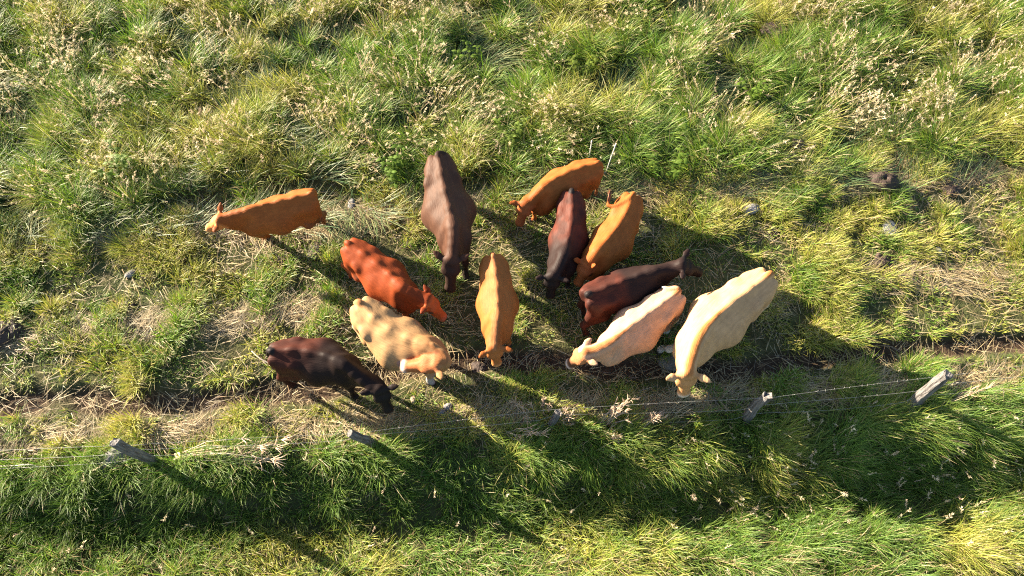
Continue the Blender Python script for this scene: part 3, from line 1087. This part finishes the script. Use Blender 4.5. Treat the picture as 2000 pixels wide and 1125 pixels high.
def short_grass():
    r = np.random.default_rng(301)
    tx, ty = scatter(10500, 2.0, 7.6, 302)
    z = zones(tx, ty)
    g = noise(tx, ty, .55, 61, 2)
    k = (z['mown'] > .3) & (z['track'] < .30 + .2 * r.uniform(-1, 1, len(tx))) & (g > .22 + .09 * z['hay'] * r.uniform(.3, 2, len(tx)))
    tx, ty, g = tx[k], ty[k], g[k]
    tr = trod(tx, ty)
    nb = ((9 + 40 * sstep(.35, .7, g) * r.uniform(.3, 1.4, len(tx))) * (1 - .4 * tr)).astype(int)
    idx = np.repeat(np.arange(len(tx)), nb)
    n = len(idx)
    rad = r.uniform(.03, .10, len(tx))[idx]
    a = r.uniform(0, 2 * math.pi, n)
    d = np.sqrt(r.uniform(0, 1, n)) * rad
    x, y = tx[idx] + np.cos(a) * d, ty[idx] + np.sin(a) * d
    flow = 2 * math.pi * (noise(tx, ty, .9, 63) - .5) - .5
    fx = np.cos(a) * (d / rad) * .6 + np.cos(flow[idx]) * .35 + r.normal(0, .4, n)
    fy = np.sin(a) * (d / rad) * .6 + np.sin(flow[idx]) * .35 + r.normal(0, .4, n)
    head = np.arctan2(fy, fx)
    lean = .15 + .5 * np.hypot(fx, fy) * r.uniform(.4, 1.2, n)
    gg = g[idx]
    length = (.09 + .20 * sstep(.35, .75, gg)) * r.uniform(.5, 1.4, n) * (1 - .5 * tr[idx])
    hue = noise(x, y, .5, 65, 2)
    w = sstep(.35, .62, hue + r.normal(0, .12, n))[:, None]
    c = pal(n, GREEN, r) * (1 - w) + pal(n, YELLOW, r) * w
    dry = (r.uniform(0, 1, n) < .14)[:, None]
    c = np.where(dry, pal(n, DRY, r), c)
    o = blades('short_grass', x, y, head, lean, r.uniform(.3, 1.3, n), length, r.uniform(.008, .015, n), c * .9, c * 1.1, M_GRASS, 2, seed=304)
    tag(o, 'grazed short yellow-green grass around the cattle', 'grass', kind='stuff')


def straw():
    r = np.random.default_rng(401)
    x, y = scatter(340000, 1.8, 8.6, 402)
    z = zones(x, y)
    den = np.clip((.50 * z['hay']) * (1 - .8 * z['track']) + .045 * z['mown'] * (.2 + 1.6 * noise(x, y, .6, 71, 2)) + .04 * z['track'], 0, 1) * (1 - .8 * z['verge'])
    den = den * (1 - z['tall'] * .75) + .05 * trod(x, y)
    k = r.uniform(0, 1, len(x)) < den
    x, y = x[k], y[k]
    n = len(x)
    head = r.uniform(0, 2 * math.pi, n)
    al = noise(x, y, .4, 73, 2)
    head = np.where(r.uniform(0, 1, n) < .6, (al - .5) * 7 + r.normal(0, .3, n), head)
    c = pal(n, DRY, r) * (.75 + .5 * noise(x, y, .35, 75, 2))[:, None]
    gr = (r.uniform(0, 1, n) < .10)[:, None]
    c = np.where(gr, pal(n, [(.26, .22, .18), (.20, .17, .13)], r), c)
    o = blades('straw', x, y, head, r.uniform(1.05, 1.5, n), r.uniform(0, .35, n), r.uniform(.10, .38, n), r.uniform(.006, .012, n), c, c, M_STRAW, 2, lift=.015, seed=404)
    o.name = 'straw'
    tag(o, 'dry straw and cut hay strewn in strips over the field', 'straw', kind='stuff')


def verge_grass():
    r = np.random.default_rng(501)
    tx, ty = scatter(9000, -.5, 3.6, 502)
    z = zones(tx, ty)
    k = z['verge'] > .35
    tx, ty = tx[k], ty[k]
    g = .5 * noise(tx * .5, ty, .5, 81, 2) + .5 * noise(tx, ty, .22, 82)
    gul = sstep(.65, .15, np.abs(ty - yline(GULLY, tx)))
    nb = (15 + 30 * sstep(.3, .7, g) * r.uniform(.3, 1.5, len(tx))).astype(int)
    idx = np.repeat(np.arange(len(tx)), nb)
    n = len(idx)
    rad = r.uniform(.05, .15, len(tx))[idx]
    a = r.uniform(0, 2 * math.pi, n)
    d = np.sqrt(r.uniform(0, 1, n)) * rad
    x, y = tx[idx] + np.cos(a) * d, ty[idx] + np.sin(a) * d
    flow = -.65 + 2.2 * (noise(tx, ty, .8, 83) - .5) + r.normal(0, .6, len(tx))
    fx = np.cos(a) * (d / rad) * .4 + np.cos(flow[idx]) * .55 + r.normal(0, .4, n)
    fy = np.sin(a) * (d / rad) * .4 + np.sin(flow[idx]) * .55 + r.normal(0, .4, n)
    head = np.arctan2(fy, fx)
    lean = .08 + .36 * np.hypot(fx, fy) * r.uniform(.4, 1.2, n)
    length = (.25 + .20 * sstep(.3, .7, g[idx])) * r.uniform(.45, 1.35, n) * (1 - .35 * gul[idx])
    hue = noise(x, y, 1.0, 85, 2)
    low = sstep(1.25, .75, y)
    w = (sstep(.52, .86, hue - .06 + .05 * low + r.normal(0, .12, n)))[:, None]
    c = pal(n, [(.095, .175, .028), (.125, .205, .032), (.150, .215, .036), (.070, .140, .030)], r) * (1 - w) + pal(n, YELLOW, r) * w
    dry = (r.uniform(0, 1, n) < .06 + .12 * low)[:, None]
    c = np.where(dry, pal(n, DRY, r), c)
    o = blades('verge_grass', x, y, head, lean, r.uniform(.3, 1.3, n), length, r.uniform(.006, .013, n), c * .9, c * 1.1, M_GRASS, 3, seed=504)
    tag(o, 'longer dark green grass below the wire fence', 'grass', kind='stuff')



tall_grass()
seed_heads()
short_grass()
straw()
verge_grass()


# ------------------------------------------------------------------ wire fence: weathered posts and barbed strands
def gh(p):
    return float(height(np.array([p[0]]), np.array([p[1]]))[0])


def post_mesh(base, top, r0, r1, seed, bend=0.0, flat=1.0, n=14):
    r = np.random.default_rng(seed)
    axis = top - base
    L = np.linalg.norm(axis)
    m = 9
    side = unit(np.cross(axis, [0.3, 1.0, 0.2]))
    pts = []
    for i in range(m):
        t = i / (m - 1)
        pts.append(base + axis * t + side * bend * math.sin(t * math.pi) + r.normal(0, .006, 3))
    V, F = tube(pts, np.linspace(r0, r1, m) * r.uniform(.93, 1.07, m), n)
    V = V.reshape(m, n, 3)
    prof = 1 + .16 * r.normal(0, 1, n).clip(-1.2, 1.2)          # splits and ridges down the grain
    for i in range(m):
        cpt = V[i].mean(0)
        V[i] = cpt + (V[i] - cpt) * prof[:, None]
    V[-1] += unit(axis) * r.normal(0, .02, (n, 1))               # broken top
    return V.reshape(-1, 3), F


def fence():
    fr = at(1075, 842)
    fr[2] = gh(fr)
    root = empty('wire_fence', fr)
    tag(root, 'old wire fence of leaning weathered grey wooden posts crossing the field', 'fence')
    specs = [((311, 906), (226, 867, 1.12), .062, .060, 0.0, 'dark grey split post leaning in front of a pale rock'),
             ((737, 868), (684, 845, .80), .055, .050, 0.0, 'short grey post with a clean cut end'),
             ((1071, 842), (1091, 804, .50), .045, .050, 0.01, 'pale stub of a post among dead weeds'),
             ((1456, 828), (1501, 773, .98), .060, .060, 0.05, 'crooked grey post with a split brown top'),
             ((1767, 799), (1851, 729, 1.14), .080, .066, 0.0, 'thick furrowed grey log post')]
    tops = []
    for i, (b, t, r0, r1, bend, lab) in enumerate(specs):
        bp = at(*b); bp[2] = gh(bp) - .05
        tp = at(*t)
        V, F = post_mesh(bp, tp, r0, r1, 600 + i, bend)
        o = mesh_obj('fence_post', V, F, M_WOOD, parent=root, smooth=False, loc=bp)
        o['label'] = lab
        # grain runs along the post: aim the mesh's own z axis up the post
        q = Vector(tp - bp).to_track_quat('Z', 'Y')
        inv = q.to_matrix().inverted()
        me = o.data
        for v in me.vertices:
            v.co = inv @ v.co
        o.rotation_euler = q.to_euler()
        tops.append((bp, tp))
    r = np.random.default_rng(640)
    ends_l = (at(-420, 945), at(-500, 900, 1.0))
    ends_r = (at(2420, 740), at(2520, 640, 1.1))
    seq = [ends_l] + tops + [ends_r]
    for k, fr_ in enumerate((.92, .62, .34)):
        P = []
        for i in range(len(seq) - 1):
            a = seq[i][0] + (seq[i][1] - seq[i][0]) * fr_
            b = seq[i + 1][0] + (seq[i + 1][1] - seq[i + 1][0]) * fr_
            if i in (2,):
                b = b + np.array([0, 0, .22 * fr_])
            if i in (3,):
                a = a + np.array([0, 0, .22 * fr_])
            for t in np.linspace(0, 1, 12, endpoint=False):
                sag = -.07 * math.sin(math.pi * t) * (1 + .4 * k)
                P.append(a + (b - a) * t + np.array([0, .03 * math.sin(3 * t + k), sag]))
        P.append(b)
        parts = [(*tube(P, .0017, 5), (1, 1, 1))]
        P = np.array(P)
        for j in range(130):
            t = r.uniform(0, len(P) - 1.001)
            i0 = int(t)
            c = P[i0] + (P[i0 + 1] - P[i0]) * (t - i0)
            d = unit(r.normal(0, 1, 3)) * .022
            parts.append((*tube([c - d * .8, c + d * .8], .0018, 4), (1, 1, 1)))
        V, F, _ = join(parts)
        mesh_obj('wire', V, F, M_WIRE, parent=root, smooth=True)
        bpy.context.view_layer.update()
    for ch in root.children:
        if ch.name.startswith('wire'):
            ch.location = -Vector(fr)


fence()


# ------------------------------------------------------------------ white plastic electric-fence stakes
def stake(b, t, label):
    bp = at(*b); bp[2] = gh(bp)
    tp = at(*t)
    root = empty('fence_stake', bp)
    tag(root, label, 'stake', 'white plastic fence stakes')
    V, F = tube([bp - np.array([0, 0, .05]), bp * .5 + tp * .5, tp], [.0085, .008, .0075], 8)
    mesh_obj('shaft', V, F, M_PLASTIC, parent=root, smooth=True, loc=bp)
    d = unit(tp - bp)
    sx = unit(np.cross(d, [0, 1, .1]))
    V, F = tube([bp + d * .12, bp + d * .12 + sx * .10, bp + d * .10 + sx * .12], .013, 6)
    mesh_obj('foot_tread', V, F, M_PLASTIC, parent=root, smooth=True, loc=bp)
    for f in (.62, .92):
        c = bp + (tp - bp) * f
        pts = [c, c + sx * .016 + d * .006, c + sx * .018 + d * .022, c + sx * .010 + d * .026]
        V, F = tube(pts, .004, 5)
        mesh_obj('wire_clip', V, F, M_PLASTIC, parent=root, smooth=True, loc=c)


stake((1180, 346), (1203, 281, .95), 'taller white plastic stake leaning in the grass behind the grazing orange cow')
stake((1149, 318), (1156, 275, .80), 'shorter white plastic stake standing behind the rump of the orange cow')


# ------------------------------------------------------------------ stones, dung and molehills
def lump(p, r, sq, seed, rough=.25, nu=22, nv=14, freq=.5):
    V, F = ball((0, 0, 0), 1.0, nu, nv)
    q = V * 1.0
    d = (noise(q[:, 0] * 3 + seed, q[:, 1] * 3 + q[:, 2] * 2.1, freq * 2, seed, 3) - .5) * 2
    d2 = (noise(q[:, 0] * 3 - q[:, 2] * 1.7, q[:, 1] * 3 + seed, freq, seed + 5, 2) - .5) * 2
    V = V * (1 + rough * d + rough * .6 * d2)[:, None]
    rr = np.random.default_rng(seed)
    a = rr.uniform(0, math.pi)
    R = np.array([[math.cos(a), -math.sin(a), 0], [math.sin(a), math.cos(a), 0], [0, 0, 1]])
    V = (V * np.array(sq)) @ R.T * r
    return V + np.asarray(p), F


STONES = [
    ((240, 896), .17, (1.15, .85, .75), (.25, .24, .225), 'large pale grey rock behind the leaning dark fence post', .12),
    ((203, 908), .15, (1.2, .8, .55), (.38, .36, .34), 'low grey rock left of the larger pale rock', .05),
    ((1466, 411), .12, (1.3, .8, .5), (.36, .35, .36), 'grey split stone in the short grass up from the black cow\'s head', .03),
    ((1738, 451), .15, (1.3, .8, .25), (.34, .34, .37), 'flat blue-grey stone in the mown grass on the right', .02),
    ((1326, 459), .07, (1.1, .9, .5), (.30, .29, .31), 'small grey stone right of the tail-swishing orange cow', .02),
    ((1833, 491), .07, (1.2, .8, .4), (.28, .28, .30), 'small flat stone near the right edge in dry grass', .02),
    ((1318, 702), .21, (1.25, .8, .18), (.26, .235, .19), 'flat grey slab by the front hooves of the biggest cream cow', .02),
    ((808, 781), .050, (1.1, .9, .7), (.46, .36, .26), 'small round tan stone right of the black-brown cow\'s head', .02),
    ((864, 808), .060, (1, .9, .6), (.33, .31, .31), 'lower of two small grey stones near the fence wire', .02),
    ((875, 796), .065, (.8, 1.1, .6), (.35, .33, .33), 'upper of two small grey stones near the fence wire', .02),
    ((255, 536), .08, (1.2, .8, .4), (.30, .28, .26), 'dull stone in short grass below the leftmost heifer', .02),
    ((687, 401), .09, (1.3, .7, .4), (.34, .32, .30), 'grey stone in dry hay between the leftmost heifer and the dark brown cow', .02),
]
for i, (pp, r, sq, colr, lab, up_) in enumerate(STONES):
    b = at(*pp); b[2] = gh(b) + up_
    V, F = lump(b, r, sq, 700 + i, .16)
    f = noise(V[:, 0] * 4, V[:, 1] * 4 + V[:, 2] * 3, .25, 7, 3)[:, None]
    o = mesh_obj('stone', V, F, M_STONE, col=np.array(colr) * .55 * (.7 + .6 * f), smooth=True, loc=b)
    tag(o, lab, 'stone', 'loose stones in the field')

HEAPS = [
    ((1507, 81), .24, .42, 'dark dung pat in the long grass at the upper right'),
    ((1718, 362), .25, .80, 'big dark molehill at the edge of the long grass on the right'),
    ((1618, 368), .17, .35, 'flat dark dung pat left of the big molehill'),
    ((10, 660), .22, .60, 'dark dung heap at the left edge, lower lump'),
    ((32, 645), .19, .60, 'dark dung heap at the left edge, upper lump'),
    ((1721, 512), .15, .45, 'brown crumbly dung below the flat blue-grey stone'),
    ((1342, 413), .11, .45, 'small dark dung left of the grey split stone'),
    ((1853, 373), .15, .40, 'dark soil heap beside the dry straw patch'),
    ((1548, 299), .13, .35, 'grey-brown dung pat half buried in long grass'),
    ((618, 492), .17, .35, 'wide dark dung pat left of the rusty red heifer'),
    ((553, 503), .12, .30, 'small dark dung pat below the leftmost heifer'),
    ((653, 583), .14, .30, 'dark dung above the tan cow\'s tail'),
    ((245, 602), .14, .35, 'dark dung beside the hay strip on the left'),
    ((1622, 6), .22, .30, 'bare dark soil heap at the top edge'),
    ((1513, 452), .10, .35, 'reddish brown dung below the grey split stone'),
    ((937, 716), .12, .5, 'dark clod beside the muzzle of the middle orange heifer'),
]
for i, (pp, r, hz, lab) in enumerate(HEAPS):
    b = at(*pp); b[2] = gh(b) + r * hz * .15
    tall_ = zones(np.array([b[0]]), np.array([b[1]]))['tall'][0]
    b[2] += .20 * tall_ if pp[1] < 320 else 0
    rr = np.random.default_rng(800 + i)
    parts = [(*lump(b, r, (1.1, .85, hz), 820 + i, .30, freq=.35), (.040, .026, .020))]
    for k in range(9):
        a, d = rr.uniform(0, 6.28), r * rr.uniform(.4, 1.0)
        q = b + np.array([math.cos(a) * d, math.sin(a) * d * .8, r * hz * rr.uniform(.0, .5)])
        parts.append((*lump(q, r * rr.uniform(.16, .32), (1, 1, .8), 900 + i * 20 + k, .3, 10, 7), np.array([.046, .030, .022]) * rr.uniform(.6, 1.5)))
    V, F, C = join(parts)
    o = mesh_obj('dung_heap' if 'dung' in lab or 'clod' in lab else 'molehill', V, F, M_DUNG, col=C, smooth=True, loc=b)
    tag(o, lab, 'dung' if 'dung' in lab else ('clod' if 'clod' in lab else 'molehill'), 'dung and soil heaps in the field')


# ------------------------------------------------------------------ leafy weeds: stems with pairs of toothed leaves
def leafy_weed(pp, h, ns, seed, label, colr=(.105, .165, .025)):
    r = np.random.default_rng(seed)
    b = at(*pp); b[2] = gh(b)
    root = empty('leafy_weed', b)
    tag(root, label, 'weed', 'green leafy weeds in the long grass')
    st, lf = [], []
    for k in range(ns):
        a = r.uniform(0, 6.28)
        d = r.uniform(0, .28)
        p = b + np.array([math.cos(a) * d, math.sin(a) * d, 0])
        st.append((*tube([b + np.array([0, 0, .012]), p + np.array([0, 0, .012])], .004, 5), (.10, .13, .04)))
        ln = np.array([math.cos(a), math.sin(a), 0]) * r.uniform(.05, .35)
        H = h * r.uniform(.7, 1.05)
        pts = [p + (ln * t * t + np.array([0, 0, 1.0]) * t) * H for t in np.linspace(0, 1, 6)]
        st.append((*tube(pts, np.linspace(.006, .003, 6), 5), (.10, .15, .04)))
        for j in range(7):
            t = .25 + .75 * j / 6
            q = p + (ln * t * t + np.array([0, 0, 1.0]) * t) * H
            for sgn in (0, 1):
                az = j * 1.57 + sgn * math.pi + r.normal(0, .25)
                L = (.15 * (1 - .55 * t) + .03) * r.uniform(.8, 1.2)
                dirv = np.array([math.cos(az), math.sin(az), r.uniform(-.25, .5)])
                dirv = unit(dirv)
                sd_ = unit(np.cross(dirv, [0, 0, 1]))
                w = L * .27
                dn = np.array([0, 0, -1.0]) * L
                Vv = np.array([q, q + dirv * L * .35 - sd_ * w + dn * .02, q + dirv * L * .7 - sd_ * w * .7 + dn * .10, q + dirv * L + dn * .22,
                               q + dirv * L * .7 + sd_ * w * .7 + dn * .10, q + dirv * L * .35 + sd_ * w + dn * .02,
                               q + dirv * L * .35 - dn * .03, q + dirv * L * .7 + dn * .05])
                Fv = [np.array([(0, 1, 6), (0, 6, 5), (3, 7, 2), (3, 4, 7)]), np.array([(1, 2, 7, 6), (6, 7, 4, 5)])]
                lf.append((Vv, Fv, np.array(colr) * r.uniform(.75, 1.3)))
    V, F, C = join(st)
    mesh_obj('stem', V, F, M_WEED, parent=root, col=C, smooth=True, loc=b)
    V, F, C = join(lf)
    mesh_obj('foliage', V, F, M_WEED, parent=root, col=C, smooth=True, loc=b)


leafy_weed((268, 345), .75, 6, 31, 'bright green leafy weed in the long grass above the leftmost heifer')
leafy_weed((1306, 345), .60, 5, 32, 'bright green leafy weed right of the two white stakes')
leafy_weed((1462, 195), .50, 5, 33, 'pale green leafy weed below the dung pat in the long grass')
leafy_weed((1126, 148), .50, 4, 34, 'yellow-green leafy weed near the top centre of the long grass', (.15, .20, .035))
leafy_weed((928, 140), .50, 3, 35, 'lone green leafy weed above the tail of the dark brown cow')
leafy_weed((783, 345), .60, 7, 36, 'bright green leafy weed left of the dark brown cow\'s rump', (.10, .165, .025))
leafy_weed((1008, 288), .55, 7, 37, 'low green leafy weed between the dark brown cow and the grazing orange cow', (.12, .17, .03))
leafy_weed((1352, 285), .45, 5, 38, 'broad green leafy weed up and right of the one by the stakes', (.10, .16, .03))



# ------------------------------------------------------------------ dead weeds along the fence: bleached stalks with bristly heads
def dead_weed(b, tip, n, seed, label, spread=.25, headr=.07, ztip=.55, col_=(.50, .40, .30), zroot=0.0, rs_=1.0):
    r = np.random.default_rng(seed)
    bp = at(*b); bp[2] = gh(bp)
    tp = at(*tip, ztip)
    root = empty('dead_weed', bp)
    tag(root, label, 'dead weed', 'bleached dead weeds along the fence')
    st, hd = [], []
    for k in range(n):
        e = tp + r.normal(0, spread * .35, 3) * np.array([1, 1, .5])
        e = bp + (e - bp) * r.uniform(.7, 1.08)
        p0 = bp + r.normal(0, .025, 3) * np.array([1, 1, 0]) + np.array([0, 0, zroot])
        m = (p0 + e) / 2 + r.normal(0, .03, 3) + np.array([0, 0, .04])
        cc = np.array(col_) * r.uniform(.75, 1.25)
        st.append((*tube([p0, m, e], [.006 * rs_, .005 * rs_, .0035 * rs_], 5), cc))
        d0 = unit(e - m)
        for q in range(r.integers(4, 9)):
            d = unit(d0 * .9 + r.normal(0, .6, 3))
            L = headr * r.uniform(.5, 1.3)
            hd.append((*tube([e - d0 * r.uniform(0, .05), e + d * L * .6, e + d * L + np.array([0, 0, .01])], [.0035, .0045, .0015], 4), np.array(col_) * np.array([1.05, .98, .95]) * r.uniform(.8, 1.3)))
    V, F, C = join(st)
    mesh_obj('stalk', V, F, M_STRAW, parent=root, col=C, smooth=True, loc=bp)
    V, F, C = join(hd)
    mesh_obj('seed_head', V, F, M_STRAW, parent=root, col=C, smooth=True, loc=bp)


dead_weed((1168, 836), (1212, 792), 16, 51, 'large bushy bleached weed clump right of the pale post stub', .30, .09, .55)
dead_weed((1165, 848), (1216, 856), 9, 52, 'spreading bleached weed lying low below the bushy clump', .22, .08, .25)
dead_weed((1000, 848), (1036, 838), 6, 53, 'bleached weed with a star-shaped head left of the post stub', .16, .12, .40)
dead_weed((985, 845), (1022, 860), 4, 54, 'arching bleached weed drooping below the star-headed one', .12, .10, .22)
dead_weed((1045, 822), (1020, 798), 6, 55, 'small bleached weed tangled in the wire up-left of the post stub', .18, .08, .45)
dead_weed((1098, 828), (1108, 806), 6, 56, 'small bleached weed just right of the post stub top', .16, .08, .45)
dead_weed((1240, 838), (1288, 815), 7, 57, 'bleached weed leaning right midway between the stub and the crooked post', .2, .09, .40)
dead_weed((1062, 812), (1066, 785), 5, 58, 'thin bleached weed above the post stub', .16, .07, .45)
dead_weed((352, 892), (520, 880), 22, 59, 'long pale bundle of dry stems lying right of the dark split post', .34, .20, .26, (.62, .51, .37), .10, 1.1)
dead_weed((1820, 800), (1900, 770), 7, 60, 'dry stems arching out right of the thick log post', .3, .10, .35, (.46, .37, .24))


def stick(pts, r0, r1, label, colr=(.52, .46, .38)):
    P = np.array([at(x, y, z) for x, y, z in pts])
    P[:, 2] += [gh(q) for q in P]
    P = catmull(P, 6)
    V, F = tube(P, np.linspace(r0, r1, len(P)), 7)
    o = mesh_obj('stick', V, F, M_HAIR, col=np.tile(np.array(colr), (len(V), 1)), smooth=True, loc=P[0])
    tag(o, label, 'stick')


stick([(-30, 912, .10), (25, 910, .14), (62, 908, .15), (96, 922, .05)], .012, .006, 'bleached crooked stick at the left edge below the fence')
stick([(492, 686, .10), (508, 700, .12), (530, 712, .10)], .010, .013, 'pale stick in the grass behind the black-brown cow\'s rump', (.30, .25, .19))
